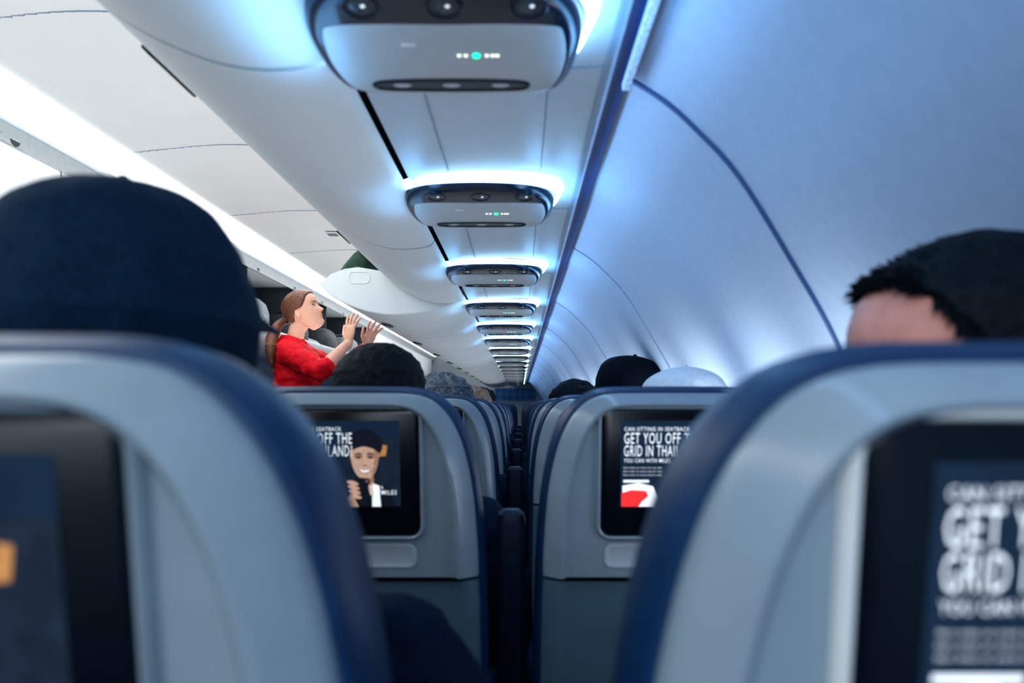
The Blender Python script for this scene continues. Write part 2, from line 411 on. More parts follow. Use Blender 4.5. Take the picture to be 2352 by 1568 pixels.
for k,(y,h,mt,lb) in enumerate([(5.0,.54,'bagy','grey soft suitcase lying in open overhead bin'),(5.9,.52,'bagk','black backpack stowed in open overhead bin'),(6.8,.52,'bagk','black backpack stowed in open overhead bin'),(7.7,.52,'bagy','grey soft suitcase lying in open overhead bin')]):
    bag('bag',(-1.75,y-.3,CZ+h),(.16,.24,.13),M[mt],lb)

# ---------------------------------------------------------------- seats
HO=[(0,1.156),(.055,1.1558),(.105,1.1545),(.134,1.146),(.156,1.126),(.172,1.098),(.184,1.06),(.193,1.01),(.198,.95),(.202,.85),(.203,.70),(.198,.56),(.17,.49),(.08,.48)]
OUT=spline(HO+[(0,.48)]+[(-x,z) for x,z in HO[:0:-1]],3)
HU=[(0,1.156),(.055,1.1558),(.105,1.1545),(.134,1.146),(.156,1.126),(.172,1.098),(.184,1.06),(.193,1.01),(.198,.95),(.200,.91)]
UP=spline(HU,3,False)
UP=UP+[(.200,.890),(.1,.890),(0,.890),(-.1,.890),(-.200,.890)]+[(-x,z) for x,z in UP[:0:-1]]
LOr=spline([(.201,.86),(.203,.70),(.198,.57),(.17,.50),(.08,.495)],4,False)
LO=[(0,.885),(.1,.885),(.200,.885)]+LOr+[(0,.494)]+[(-x,z) for x,z in LOr[::-1]]+[(-.200,.885),(-.1,.885)]
def S(poly,y): return [(x,y+(1.05-z)*.13,z) for x,z in poly]
seat=empty('airplane_seat',(0,0,0),'x','seat','airplane seats')
G().loft([S(shrink(OUT,.02),.002),S(shrink(OUT,.006),.004),S(OUT,.018),S(shrink(OUT,.001),.045),S(shrink(OUT,.005),.075),S(shrink(OUT,.016),.105),S(shrink(OUT,.04),.12)]).obj('back_cushion',M['blue'],seat)
U=lambda d,y,dz=None: S(shrink(UP,d,.890,dz if dz is not None else d*.62+.003),y)
G().loft([U(.010,.008),U(.0105,-.002),U(.014,-.007),U(.022,-.014),U(.031,-.0215),U(.0345,-.0240),U(.0375,-.0238),U(.0405,-.0205),U(.0435,-.0145),U(.047,-.0138),U(.09,-.0135)]).obj('back_shell',M['shell'],seat)
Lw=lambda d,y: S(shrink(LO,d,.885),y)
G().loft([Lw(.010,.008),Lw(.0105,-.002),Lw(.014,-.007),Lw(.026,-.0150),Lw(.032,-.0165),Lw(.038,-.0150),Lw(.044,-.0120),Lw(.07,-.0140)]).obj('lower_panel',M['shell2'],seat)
BZ=rrect(.111,.950,1.124,.014,6)
G().loft([S(inset(BZ,-.0070),-.011),S(inset(BZ,-.0062),-.0180),S(inset(BZ,-.0035),-.0215),S(inset(BZ,-.001),-.0200),S(BZ,-.012)],0,True,False).obj('screen_surround',M['surround'],seat)
mon=G().loft([S(BZ,-.010),S(inset(BZ,.0005),-.0170),S(inset(BZ,.003),-.0182)]).obj('monitor',M['bezel'],seat)
RC=rrect(.105,.903,.938,.012)
g=G(); g.loft([S(RC,-.010),S(RC,-.0148),S(inset(RC,.003),-.0155),S(inset(RC,.005),-.0145)]); g.obj('tray_latch_panel',M['latchp'],seat)
g=G(); dc=(0,1.050)
def D(u,v,l): return (u,-.0187-.0003*l+(1.05-(dc[1]+v))*.13,dc[1]+v)
def quad(u0,v0,u1,v1,l,mi): g.add([D(u0,v0,l),D(u1,v0,l),D(u1,v1,l),D(u0,v1,l)],[(0,1,2,3)],mi)
def ell(u,v,a,b,l,mi,n=24,rot=0):
    p=[]
    for k in range(n):
        t=2*math.pi*k/n; x,y=a*math.cos(t),b*math.sin(t); p.append(D(u+x*math.cos(rot)-y*math.sin(rot),v+x*math.sin(rot)+y*math.cos(rot),l))
    g.add(p,[tuple(range(n))],mi)
def poly(pts,l,mi): g.add([D(u,v,l) for u,v in pts],[tuple(range(len(pts)))],mi)
def txt(t,u,v,w,h,l=8,mi=1,b=.004):
    vv,ff=text_geo(t,w,h,b); g.add([D(u+a,v+b_,l) for a,b_ in vv],ff,mi)
quad(-.085,-.059,.085,.059,0,0)
txt('CAN SITTING IN SEATBACK',-.081,.0450,.088,.0054)
txt('GET YOU OFF THE',-.081,.0275,.102,.0152,b=.004)
txt('GRID IN THAILAND?',-.081,.0105,.102,.0152,b=.002)
txt('YOU CAN WITH MILES.',-.081,.002,.064,.0055)
for k in range(3): txt('Earn miles on every trip you take',-.081,-.0065-.0050*k,.052,.0025)
quad(-.081,-.0255,-.046,-.0220,2,1)
poly([(-.082,-.059),(-.082,-.030),(-.060,-.026),(-.040,-.031),(-.030,-.059)],1,1)
poly([(-.083,-.040),(-.070,-.036),(-.050,-.037),(-.046,-.044),(-.055,-.052),(-.060,-.059),(-.083,-.059)],2,5)
quad(.010,-.059,.085,.035,1,6)
poly([(.056,.010),(.066,.011),(.068,.025),(.058,.027)],2,4)
poly([(.000,-.059),(.004,-.036),(.022,-.024),(.050,-.024),(.070,-.034),(.078,-.059)],2,3)
poly([(.046,-.026),(.056,-.030),(.058,-.059),(.046,-.059)],3,1)
poly([(.029,-.005),(.047,-.005),(.050,-.030),(.040,-.036),(.030,-.028)],3,7)
ell(.0375,.026,.0245,.0215,4,3)
FACE=[(.0180,.016),(.0190,.004),(.0225,-.009),(.0295,-.0185),(.0375,-.0215),(.0455,-.0185),(.0520,-.009),(.0555,.004),(.0565,.016),(.0510,.026),(.0375,.029),(.0240,.026)]
poly(spline(FACE,3),5,2)
poly([(.0500,.022),(.0560,.016),(.0550,.004),(.0515,-.009),(.0455,-.018),(.0480,-.006),(.0510,.008)],5.5,7)
poly(spline([(.017,.018),(.024,.0205),(.036,.0240),(.050,.0205),(.057,.016),(.056,.032),(.0375,.044),(.019,.034)],3),6,3)
for s in (-1,1):
    ell(.0372+s*.0082,.0110,.0062,.0042,5.8,7,12)
    ell(.0372+s*.0082,.0092,.0036,.0013,6,3,10); ell(.0372+s*.0082,.0140,.0050,.0010,6,3,10,-s*.12)
    ell(.0372+s*.0105,-.0020,.0034,.0022,6,2,10)
ell(.0372,-.0020,.0036,.0014,6,7,10)
poly(spline([(.0285,-.0065),(.0372,-.0085),(.0460,-.0065),(.0425,-.0120),(.0372,-.0135),(.0320,-.0120)],3),6,7)
poly(spline([(.0300,-.0075),(.0372,-.0090),(.0445,-.0075),(.0410,-.0108),(.0372,-.0116),(.0335,-.0108)],3),7,1)
poly([(.022,-.059),(.024,-.018),(.043,-.020),(.045,-.040),(.040,-.059)],7,3)
ell(.0395,-.0235,.0016,.0016,8,7,10)
for k in range(4): ell(.0205+.0012*k,-.026-.0062*k,.0085,.0030,8,2,12,-.25)
poly([(.010,-.059),(.012,-.044),(.022,-.046),(.028,-.059)],8,2)
ell(.045,-.036,.003,.009,8,2,12,.2)
txt('DELTA',.044,-.0345,.018,.0045,9); txt('SKYMILES',.044,-.0420,.036,.0060,9)
g.obj('display',[M[k] for k in('dbg','dtext','dskin','dhair','dorange','dred','dwarm','dskin2')],mon,smooth=False)
g=G(); loops=[]
for y,zt,zb in ((.10,.43,.34),(.16,.455,.33),(.35,.465,.33),(.50,.46,.33),(.545,.43,.34)):
    w=.205 if .12<y<.53 else .19
    loops.append([(x,y,z) for x,z in rrect(w,zb,zt,.025,4)])
g.loft(loops).obj('seat_cushion',M['blue'],seat)
for x in (-.17,.17):
    g=G(); g.tube([(x,.16,.0),(x,.20,.34)],[.014,.014],n=10); g.tube([(x,.46,.0),(x,.42,.34)],[.014,.014],n=10); g.tube([(x,.14,.01),(x,.48,.01)],[.012,.012],n=10)
    g.obj('leg',M['frame'],seat)
g=G(); loops=[]
for z,w,d in ((.60,.018,.018),(.62,.021,.024),(.80,.0215,.026),(.955,.0215,.026),(.968,.019,.022),(.974,.012,.014)):
    yc=.075+(1.05-z)*.13
    loops.append([(.235+x,yc+y,z) for x,y in rrect(w,-d,d,min(w,d)*.5,4)])
g.loft(loops); g.tube([(.235,.15,.60),(.235,.16,.50)],[.012,.014],n=10); g.obj('armrest',M['navyl'],seat)
SX=[-.2485,.2215,-.7185]; SR=[.305]+[1.055+.79*k for k in range(17)]
lab1='airplane seat with grey shell back, navy leather and lit screen'
lab2='airplane seat with grey shell back and navy leather'
for r,y in enumerate(SR):
    for c,x in enumerate(SX):
        if c==2 and (r==0 or r>8): continue
        if r==0: x={0:-.256,1:.237}[c]
        zz=.003 if (r==0 and c==0) else 0
        if r<3: o=copy_thing(seat,(x,y,zz)); o['label']=lab1
        elif r<8: o=copy_thing(seat,(x,y,0),('back_cushion','back_shell','lower_panel','monitor','screen_surround','seat_cushion','armrest')); o['label']=lab2
        else: o=copy_thing(seat,(x,y,0),('back_cushion','back_shell','seat_cushion')); o['label']=lab2
        o.name='airplane_seat'
        for ch_ in list(bpy.data.objects):
            if ch_.parent==o and ch_.name.startswith('armrest') and (c==1 or r==0): bpy.data.objects.remove(ch_)
            elif ch_.parent==o and ch_.name.startswith('screen_surround') and (r>0 or c==0):
                ch_.material_slots[0].link='OBJECT'; ch_.material_slots[0].material=M['shell']
for o in [o for o in bpy.data.objects if o.parent==seat]:
    for c in [c for c in bpy.data.objects if c.parent==o]: bpy.data.objects.remove(c)
    bpy.data.objects.remove(o)
bpy.data.objects.remove(seat)

# ---------------------------------------------------------------- people
HZ=np.array([-.114,-.108,-.095,-.080,-.070,-.062,-.055,-.047,-.040,-.025,-.005,.010,.025,.045,.065,.082,.097,.107,.113])
HF=np.array([ .048, .064, .073, .076, .076, .077, .078, .079, .080, .080, .079, .082, .088, .089, .084, .070, .050, .028, .004])
HB=np.array([-.010, .000, .012, .030, .042, .052, .060, .068, .075, .086, .096, .100, .102, .102, .097, .085, .064, .038, .004])
HW=np.array([ .012, .024, .035, .043, .048, .052, .055, .058, .061, .067, .071, .073, .075, .0765,.074, .065, .048, .028, .004])
def hp(z,phi,d=0,nose=True):
    f=np.interp(z,HZ,HF)+d; b=np.interp(z,HZ,HB)+d; w=np.interp(z,HZ,HW)+d
    c,s=math.cos(phi),math.sin(phi); e=.95
    y=(f if c>0 else b)*math.copysign(abs(c)**e,c); x=w*math.copysign(abs(s)**e,s)
    if nose and c>0:
        p=abs(phi) if phi<math.pi else 2*math.pi-phi
        nz=np.interp(z,[-.046,-.040,-.033,-.012,.008],[0,.016,.027,.012,0])
        y+=nz*math.exp(-(p/.15)**2)
        lp=np.interp(z,[-.108,-.098,-.088,-.078,-.069,-.064,-.060,-.055,-.050,-.044],[.004,.009,.007,.001,.004,.007,.003,.008,.005,.001])
        y+=lp*math.exp(-(p/.30)**2)
        ey=math.exp(-((z-0.0)/.010)**2)*math.exp(-((p-.42)/.18)**2); y-=.007*ey
    return (x,y,z)
def head():
    g=G(); n=64; zs=np.linspace(-.1139,.1129,76)
    g.loft([[hp(z,2*math.pi*k/n) for k in range(n)] for z in zs])
    for s in (-1,1):
        loops=[]
        for t in np.linspace(0,1,7):
            k=math.sin(math.pi*min(.97,max(.03,t)))**.6
            loops.append([(s*(.068+.006*t*2)+.000, -.012-.010*t+.014*k*math.cos(a)*(1), -.014+.027*k*math.sin(a)) for a in [2*math.pi*i/14 for i in range(14)]])
        g.loft(loops)
    return g
def hairgeo(line,d=.010,noise=.003,seed=1,rough=1,zmax=None,n=64,nz=44):
    import mathutils
    zs=list(np.linspace(-.11,.1128,nz))
    g=G()
    def P(i,k,dd):
        z=zs[i]; ph=2*math.pi*k/n
        q=hp(z,ph,0,False); nn=mathutils.noise.noise(Vector(q)*45*rough+Vector((seed,0,0)))
        dd2=dd+(noise*nn*2 if dd>.001 else 0)
        x,y,zz=hp(z,ph,dd2,False); return (x,y,zz+dd2*max(0,z/.11)**3)
    keep=set()
    for i in range(len(zs)-1):
        for k in range(n):
            ph=2*math.pi*(k+.5)/n; p=ph if ph<math.pi else 2*math.pi-ph
            if (zs[i]+zs[i+1])/2>line(p) and (zmax is None or zs[i+1]<zmax): keep.add((i,k))
    vid={}; V=[];F=[]
    def vi(i,k,l):
        k%=n; key=(i,k,l)
        if key not in vid:
            edge=any(((i-a),(k-b)%n) not in keep for a in(0,1) for b in (0,1) if i-a<len(zs)-1 and i-a>=0)
            dd=-.002 if l==0 else (d*.45 if edge and zmax is None else d)
            vid[key]=len(V); V.append(P(i,k,dd))
        return vid[key]
    for (i,k) in keep:
        F.append((vi(i,k,1),vi(i,k+1,1),vi(i+1,k+1,1),vi(i+1,k,1)))
        F.append((vi(i,k,0),vi(i+1,k,0),vi(i+1,k+1,0),vi(i,k+1,0)))
        for (a,b,c1,c2) in (((i-1),k,(i,k),(i,k+1)),((i+1),k,(i+1,k+1),(i+1,k)),(i,(k-1)%n,(i+1,k),(i,k)),(i,(k+1)%n,(i,k+1),(i+1,k+1))):
            if (a,b) not in keep and a<len(zs)-1: F.append((vi(*c1,1),vi(*c1,0),vi(*c2,0),vi(*c2,1)))
    if zmax is None:
        top=len(zs)-1
        F.append(tuple(vi(top,k,1) for k in range(n)))
    g.add(V,F); return g
def hl(pts):
    xs=[math.radians(a) for a,_ in pts]; ys=[b for _,b in pts]
    return lambda p: float(np.interp(p,xs,ys))
SHORT=hl([(0,.076),(35,.074),(55,.062),(72,.040),(86,.005),(97,-.005),(103,.018),(115,.015),(130,-.03),(180,-.055)])
LONGB=hl([(0,.074),(30,.070),(50,.055),(65,.030),(80,.008),(92,.010),(105,.004),(125,-.030),(180,-.060)])
FULL=hl([(0,.06),(50,.035),(75,-.01),(95,-.03),(130,-.07),(180,-.09)])
ctex=bpy.data.textures.new('folds','CLOUDS'); ctex.noise_scale=.055; ctex.noise_depth=1
def remesh(g,name,mats,voxel,smooth=2,parent=None,loc=(0,0,0),folds=0):
    o=g.obj(name,mats,None,(0,0,0))
    m=o.modifiers.new('r','REMESH'); m.mode='VOXEL'; m.voxel_size=voxel; m.use_smooth_shade=True
    if smooth:
        s=o.modifiers.new('s','SMOOTH'); s.iterations=smooth; s.factor=.5
    if folds:
        dm=o.modifiers.new('d','DISPLACE'); dm.texture=ctex; dm.strength=folds; dm.mid_level=.45
    dg=bpy.context.evaluated_depsgraph_get(); dg.update()
    me=bpy.data.meshes.new_from_object(o.evaluated_get(dg)); 
    bpy.data.objects.remove(o); me.name=name
    if not me.materials:
        me.materials.append(mats if not isinstance(mats,list) else mats[0])
    me.polygons.foreach_set('use_smooth',[True]*len(me.polygons))
    return link(bpy.data.objects.new(name,me),parent,loc)
def hand(g,w,d,pn,side,curl=.35,spread=.12,sc=1.0):
    w=Vector(w);d=Vector(d).normalized();pn=Vector(pn); pn=(pn-d*pn.dot(d)).normalized(); lat=d.cross(pn)*side
    g.tube([w-d*.02*sc,w+d*.02*sc,w+d*.055*sc,w+d*.085*sc],[(.024*sc,.018*sc),(.028*sc,.016*sc),(.037*sc,.014*sc),(.035*sc,.011*sc)],ref=lat,n=16)
    for off,L,a in ((.027,.078,1),(.0092,.087,.3),(-.0092,.080,-.4),(-.026,.063,-1.1)):
        b=w+d*.078*sc+lat*off*sc; dr=(d+lat*a*spread).normalized(); p=[b]; ang=0
        for seg in (.45,.32,.25):
            ang+=curl*(.6 if seg==.45 else 1); q=dr*math.cos(ang)+pn*math.sin(ang); p.append(p[-1]+q*L*seg*sc)
        g.tube(p,[.0086*sc,.0080*sc,.0072*sc,.0058*sc],ref=lat,n=10)
    b=w+d*.022*sc+lat*.022*sc; t1=(d*.65+lat*.75+pn*.2).normalized(); t2=(d*.85+lat*.4+pn*.3).normalized()
    g.tube([b,b+t1*.040*sc,b+t1*.040*sc+t2*.032*sc,b+t1*.040*sc+t2*.054*sc],[.0135*sc,.0110*sc,.0094*sc,.0075*sc],ref=lat,n=10)

# --- flight attendant
AX,AY=-1.135,3.93
def W(px,h,y): return (px-AX,y-AY,CZ+h)
Hc=Vector(W(-1.115,.482,3.93))
HM=Matrix.Translation(Hc)@Matrix.Rotation(math.radians(-94),4,'Z')@Matrix.Rotation(math.radians(25),4,'X')@Matrix.Scale(.95,4)
body=G(); hd=head(); hd.xf(HM); body.join(hd)
TX=-.014
def torso(g,grow=0,z0=.90):
    rs=[(.86,.0,.105,.165),(.95,.0,.115,.175),(1.05,-.005,.098,.150),(1.13,-.01,.088,.132),(1.22,.0,.098,.142),(1.31,.014,.110,.150),(1.38,.0,.090,.155),(1.42,-.010,.066,.140),(1.445,-.016,.050,.085)]
    loops=[]
    for z,x,d,w in rs:
        if z<z0: continue
        loops.append([(TX+x+(d+grow)*math.cos(t),(w+grow)*math.sin(t),z) for t in [2*math.pi*k/32 for k in range(32)]])
    g.loft(loops)
torso(body)
body.tube([(-.030,0,1.41),(-.026,0,1.47),(-.016,0,1.52),tuple(Hc+Vector((-.008,0,-.045)))],[.054,.043,.042,.045],n=18)
sR=(-.025,-.150,1.395); eR=W(-.955,.165,3.66); wR=W(-.842,.305,3.735)
sL=(-.025,.150,1.395); eL=W(-.96,.185,4.24); wL=W(-.832,.318,4.12)
for s,e,w in ((sR,eR,wR),(sL,eL,wL)):
    mid_=(Vector(s)+Vector(e))/2; m2=(Vector(e)*.65+Vector(w)*.35)
    body.tube([s,mid_,e,m2,w],[.046,.041,.034,.034,.022],ref=(0,1,0),n=16)
for y in(-.09,.09):
    body.tube([(-.02,y,.90),(-.02,y,.50),(-.035,y,.10),(-.035,y,.05)],[.088,.058,.036,.036],ref=(1,0,0),n=16)
    body.tube([(-.05,y,.045),(.03,y,.035),(.12,y,.028)],[.035,.036,.026],ref=(0,1,0),n=12)
hand(body,wR,(.12,.03,1),(.6,.9,-.1),1,curl=.20,spread=.30,sc=.93)
hand(body,wL,(.35,-.05,.9),(.7,-.8,-.1),-1,curl=.28,spread=.30,sc=.93)
att=remesh(body,'flight_attendant',M['skin'],.0030,2,None,(AX,AY,0))
tag(att,'person in red uniform with ponytail reaching up to close overhead bin','person')
sh=G(); torso(sh,.012,.9)
sh.tube([(-.032,0,1.39),(-.032,0,1.425),(-.032,0,1.440)],[.086,.070,.062],n=20)
for s,e,w,cut in ((sR,eR,wR,.12),(sL,eL,wL,.85)):
    s_,e_,w_=Vector(s),Vector(e),Vector(w); sh.tube([s_+Vector((0,0,.0)),(s_*2+e_)/3,(s_+e_*2)/3,e_,e_.lerp(w_,cut)],[.060,.058,.054,.052,.052 if cut<.3 else .042],ref=(0,1,0),n=18)
o=remesh(sh,'uniform_top',M['red'],.005,3,att,folds=.026); o['label']='red uniform top with rolled sleeves'
g=G()
for s in(-1,1):
    p=[(-.088,s*.030,1.490),(-.040,s*.060,1.486),(.012,s*.056,1.468),(.050,s*.018,1.415)]
    q=[(-.116,s*.036,1.448),(-.045,s*.092,1.436),(.038,s*.090,1.415),(.098,s*.048,1.378)]
    v=[];f=[]
    for a,b in zip(p,q): v+=[a,b,(a[0]*.90,a[1]*.90,a[2]-.002),(b[0]*.93,b[1]*.93,b[2]-.002)]
    for k in range(3):
        i=4*k; f+=[(i,i+1,i+5,i+4),(i+2,i+6,i+7,i+3),(i+1,i+3,i+7,i+5),(i,i+4,i+6,i+2)]
    f+=[(0,2,3,1),(12,13,15,14)]
    g.add(v,f)
g.obj('collar',M['red'],att)
tr=G()
loops=[]
for z,d,w in ((.80,.115,.175),(.88,.125,.185),(.96,.125,.185),(1.02,.112,.168)):
    loops.append([(TX+d*math.cos(t),w*math.sin(t),z) for t in [2*math.pi*k/28 for k in range(28)]])
tr.loft(loops)
for y in(-.09,.09): tr.tube([(-.02,y,.86),(-.02,y,.50),(-.035,y,.12)],[.10,.075,.06],ref=(1,0,0),n=16)
remesh(tr,'trousers',M['navy'],.010,2,att)
hg=hairgeo(LONGB,.010,.0008,3,.6,None,96,70); hg.xf(HM)
T=lambda p: tuple(HM@Vector(p))
bun=T((0,-.098,.005))
hg.tube([T((0,-.06,.01)),T((0,-.088,.006)),bun],[.045,.034,.022],ref=(0,1,0),n=18)
tail=[bun,W(-1.232,.415,3.90),W(-1.244,.380,3.87),W(-1.250,.335,3.835),W(-1.250,.280,3.815),W(-1.246,.230,3.81),W(-1.240,.185,3.81)]
TP=spline(tail,3,False)
hg.tube(TP,[float(np.interp(k/(len(TP)-1),[0,.12,.28,.5,.75,.92,1],[.019,.020,.027,.031,.026,.014,.005])) for k in range(len(TP))],ref=(0,1,0),n=18)
o=remesh(hg,'hair',M['hairb'],.0030,4,att); o['label']='long auburn ponytail swept back'
g=G(); tv=(Vector(TP[2])-Vector(TP[0])).normalized(); g.tube([Vector(TP[1])-tv*.006,Vector(TP[1])+tv*.006],[.0225,.0225],ref=(0,1,0),n=16); g.obj('hair_tie',M['black'],att)
def blob(c,r,mi,g=None):
    n=12; loops=[]
    for a in np.linspace(-1.35,1.35,7):
        loops.append([(c[0]+r[0]*math.cos(a)*math.cos(t),c[1]+r[1]*math.cos(a)*math.sin(t),c[2]+r[2]*math.sin(a)) for t in [2*math.pi*k/n for k in range(n)]])
    g.loft(loops,mi)
for s in(-1,1):
    p=.42*s; x,y,z=hp(-.001,p); g=G()
    blob((x,y-.002,z),(.013,.007,.0050),0,g); blob((x+.001*s,y+.003,z+.0010),(.0048,.004,.0046),1,g)
    blob((x,y+.0025,z+.005),(.0135,.005,.0018),1,g)
    g.xf(HM); g.obj('eye',[M['eyew'],M['eyed']],att)
    pts=[hp(.018+.003*math.sin(a),s*ph,.0005) for ph,a in ((.18,0),(.32,1.2),(.48,1.6),(.66,.6))]
    g=G(); g.tube(pts,[.0014,.0024,.0022,.0010],n=8); g.xf(HM); g.obj('eyebrow',M['brow'],att)
g=G()
for z,r in ((-.0565,.0026),(-.0625,.0032)):
    g.tube([hp(z,a,-.0008) for a in (-.30,-.15,0,.15,.30)],[.0008,r*.8,r,r*.8,.0008],n=8)
g.xf(HM); g.obj('lips',M['lips'],att)

# --- seated passengers
def seated(loc,H,skin,cloth,label,hairf=None,yaw=0,pitch=0,roll=0,voxel=.008,elbow_out=0,hs=1.0,hood=False,drop=0):
    b=G(); HM=Matrix.Translation((0,0,H))@Matrix.Rotation(math.radians(yaw),4,'Z')@Matrix.Rotation(math.radians(pitch),4,'X')@Matrix.Rotation(math.radians(roll),4,'Y')@Matrix.Scale(hs,4)
    h=head(); h.xf(HM); b.join(h)
    oy=.045; H0=H; H=H-drop
    def tor(g,gr):
        rs=[(H-.64,.03,.11,.165),(H-.55,.02,.11,.165),(H-.42,.01,.10,.150),(H-.30,.0,.11,.170),(H-.225,-.005,.10,.18),(H-.185,-.02,.080,.15),(H-.155,-.03,.055,.085)]
        g.loft([[((w+gr)*math.cos(t),oy+y+(d+gr)*math.sin(t),z) for t in [2*math.pi*k/28 for k in range(28)]] for z,y,d,w in rs])
    tor(b,0)
    b.tube([(0,.01,H-.19),(0,-.005,H0-.11),(0,-.015,H0-.05)],[.062,.057,.058],n=16)
    C=G(); tor(C,.012)
    C.tube([(0,.01,H-.175),(0,.0,H-.135)],[.085,.068],n=16)
    if hood: C.tube([(0,.01,H-.16),(0,-.012,H0-.10),(0,-.018,H0-.06)],[.085,.078,.070],n=18)
    for s in(-1,1):
        sh_=(s*.175,oy-.01,H-.225); ex=.225+elbow_out; el=(s*ex,oy+.06,H-.47); wr=(s*.13,oy+.27,H-.48)
        b.tube([sh_,el,wr],[.048,.040,.026],ref=(1,0,0),n=12); hand(b,wr,(-s*.25,1,-.15),(0,0,-1),-s,curl=.4)
        C.tube([sh_,((sh_[0]+el[0])/2+s*.02,oy+.02,H-.34),el,((el[0]+wr[0])/2,(el[1]+wr[1])/2,H-.475),(wr[0]+s*.01,wr[1]-.02,wr[2])],[.066,.062,.056,.050,.040],ref=(1,0,0),n=14)
        kn=(s*.10,oy+.42,.50); an=(s*.10,oy+.40,.08)
        b.tube([(s*.09,oy+.06,H-.60),(s*.10,oy+.26,(H-.6+.5)/2),kn,(s*.10,oy+.42,.30),an],[.078,.07,.055,.05,.036],ref=(1,0,0),n=12)
        b.tube([(s*.10,oy+.37,.045),(s*.10,oy+.45,.035),(s*.10,oy+.52,.028)],[.034,.036,.026],ref=(1,0,0),n=10)
        C.tube([(s*.09,oy+.06,H-.60),(s*.10,oy+.26,(H-.6+.5)/2),kn,(s*.10,oy+.42,.30),(an[0],an[1],.12)],[.092,.084,.070,.066,.055],ref=(1,0,0),n=12)
    p=remesh(b,'passenger',M[skin],voxel,1,None,(loc[0],loc[1],0)); tag(p,label,'person','seated passengers')
    remesh(C,'clothing',M[cloth],.009,2,p,folds=.02)
    if hairf: hairf(p,HM)
    return p
def hair_part(line,mat,d=.012,noise=.004,seed=1,rough=1,extra=None,n=64,nz=44):
    def f(p,HM):
        g=hairgeo(line,d,noise,seed,rough,None,n,nz)
        if extra: extra(g)
        g.xf(HM); g.obj('hair',M[mat],p)
    return f
def cap_part(mat,z0=.022,hairm='haird',brim=1,btn=True,hole=False,hline=SHORT,hd_=.006,zs=1.0,bz=0,wb=.0035):
    def f(p,HM):
        g=hairgeo(hline,hd_,.001,5,1,zmax=z0+.012); g.xf(HM); g.obj('hair',M[hairm],p)
        g=G(); n=72; loops=[]
        prof=[(0.0,1.04),(.02,1.045),(.045,1.03),(.065,.97),(.082,.85),(.094,.68),(.102,.46),(.107,.22),(.1085,.04)]
        prof=[(float(a),float(b)) for a,b in spline(prof,4,False)]
        import mathutils
        for zz,k in prof:
            lp=[]
            for i in range(n):
                t=2*math.pi*i/n; c,s=math.cos(t),math.sin(t); seamd=-.0016*max(0,math.cos(3*t))**24
                wob=wb*mathutils.noise.noise(Vector((c*2,s*2,zz*30)))+wb*.5*mathutils.noise.noise(Vector((c*4+3,s*4,zz*90)))
                lp.append(((.0835*k+seamd+wob)*s,(.103*k+seamd+wob)*c-.004,z0+zz*zs))
            loops.append(lp)
        g.loft([[(x*.96,y*.96,z) for x,y,z in loops[0]]]+loops)
        if btn: g.tube([(0,-.004,z0+.106*zs),(0,-.004,z0+.1085*zs)],[.008,.006],n=10)
        g.loft([[(x*1.008,y*1.008,z0-.002) for x,y,z in loops[0]],[(x*1.012,y*1.012,z0+.006) for x,y,z in loops[0]]],0)
        g.xf(HM); cap=g.obj('cap',M[mat],p)
        if brim:
            g=G(); V=[];F=[]; nu,nv=16,7
            for l in (0,1):
                for j in range(nv):
                    for i in range(nu+1):
                        a=math.radians(-58+116*i/nu); r0x,r0y=.084,.100
                        ext=.066*j/(nv-1)*math.cos(a*1.15)**.5 if abs(a*1.15)<math.pi/2 else 0
                        x=math.sin(a)*r0x*(1+.02*j/nv); y=math.cos(a)*r0y-.004+ext-.004
                        V.append((x,y,z0+bz+.006-1.9*x*x*1.0*(j/(nv-1))-.008*j/(nv-1)-.003*l))
            N=(nu+1)*nv
            for j in range(nv-1):
                for i in range(nu):
                    a=j*(nu+1)+i; F.append((a,a+1,a+nu+2,a+nu+1)); F.append((N+a,N+a+nu+1,N+a+nu+2,N+a+1))
            for i in range(nu): a=(nv-1)*(nu+1)+i; F.append((a,a+1,N+a+1,N+a))
            for j in range(nv-1):
                for i in (0,nu): a=j*(nu+1)+i; F.append((a,a+nu+1,N+a+nu+1,N+a))
            g.add(V,F); g.xf(HM); g.obj('cap_brim',M[mat],p)
        if hole:
            g=G(); g.tube([(-.02,-.104,z0+.012),(0,-.108,z0+.013),(.02,-.104,z0+.012)],[.006,.007,.006],n=8); g.xf(HM); g.obj('cap_strap',M['blue'],p)
    return f
seated((-.289,.56),CZ+.043,'skin','navy','passenger in navy baseball cap and navy top, seen from behind',cap_part('capn',z0=-.024,hline=FULL,hd_=.010,zs=1.34,bz=.054,wb=.006),yaw=-11,elbow_out=.06,hs=.99,hood=True,drop=.022)
def tufts(g):
    rnd=random.Random(7)
    for k in range(1500):
        ph=rnd.uniform(-1.55,1.55); p=abs(ph); lo=SHORT(p)
        z=rnd.uniform(lo,.108) if rnd.random()<.5 else lo+rnd.uniform(-.003,.012)
        z=min(z,.108)
        a=Vector(hp(z,ph,.003,False)); dr=Vector((a.x*1.2+rnd.uniform(-.03,.03),max(0,a.y)+rnd.uniform(0,.05),.03+rnd.uniform(-.05,.05))).normalized()
        if p>.9: dr=Vector((a.x*.5,rnd.uniform(-.03,.02),-.06+rnd.uniform(-.03,.03))).normalized()
        L=rnd.uniform(.006,.014); g.tube([a,a+dr*L*.5,a+dr*L+Vector((0,.001,-.002))],[.0012,.0009,.0003],n=4)
seated((.335,.565),CZ+.006,'skinr','navy','passenger with short dark spiky hair turned sideways',hair_part(SHORT,'haird',.008,.001,2,1,tufts,160,110),yaw=80,pitch=4,voxel=.005)
seated((-.262,1.42),CZ-.004,'skin','navy','passenger with short dark hair, seen from behind',hair_part(FULL,'haird',.010,.0015,8,2.0,None,96,80),hs=.97)
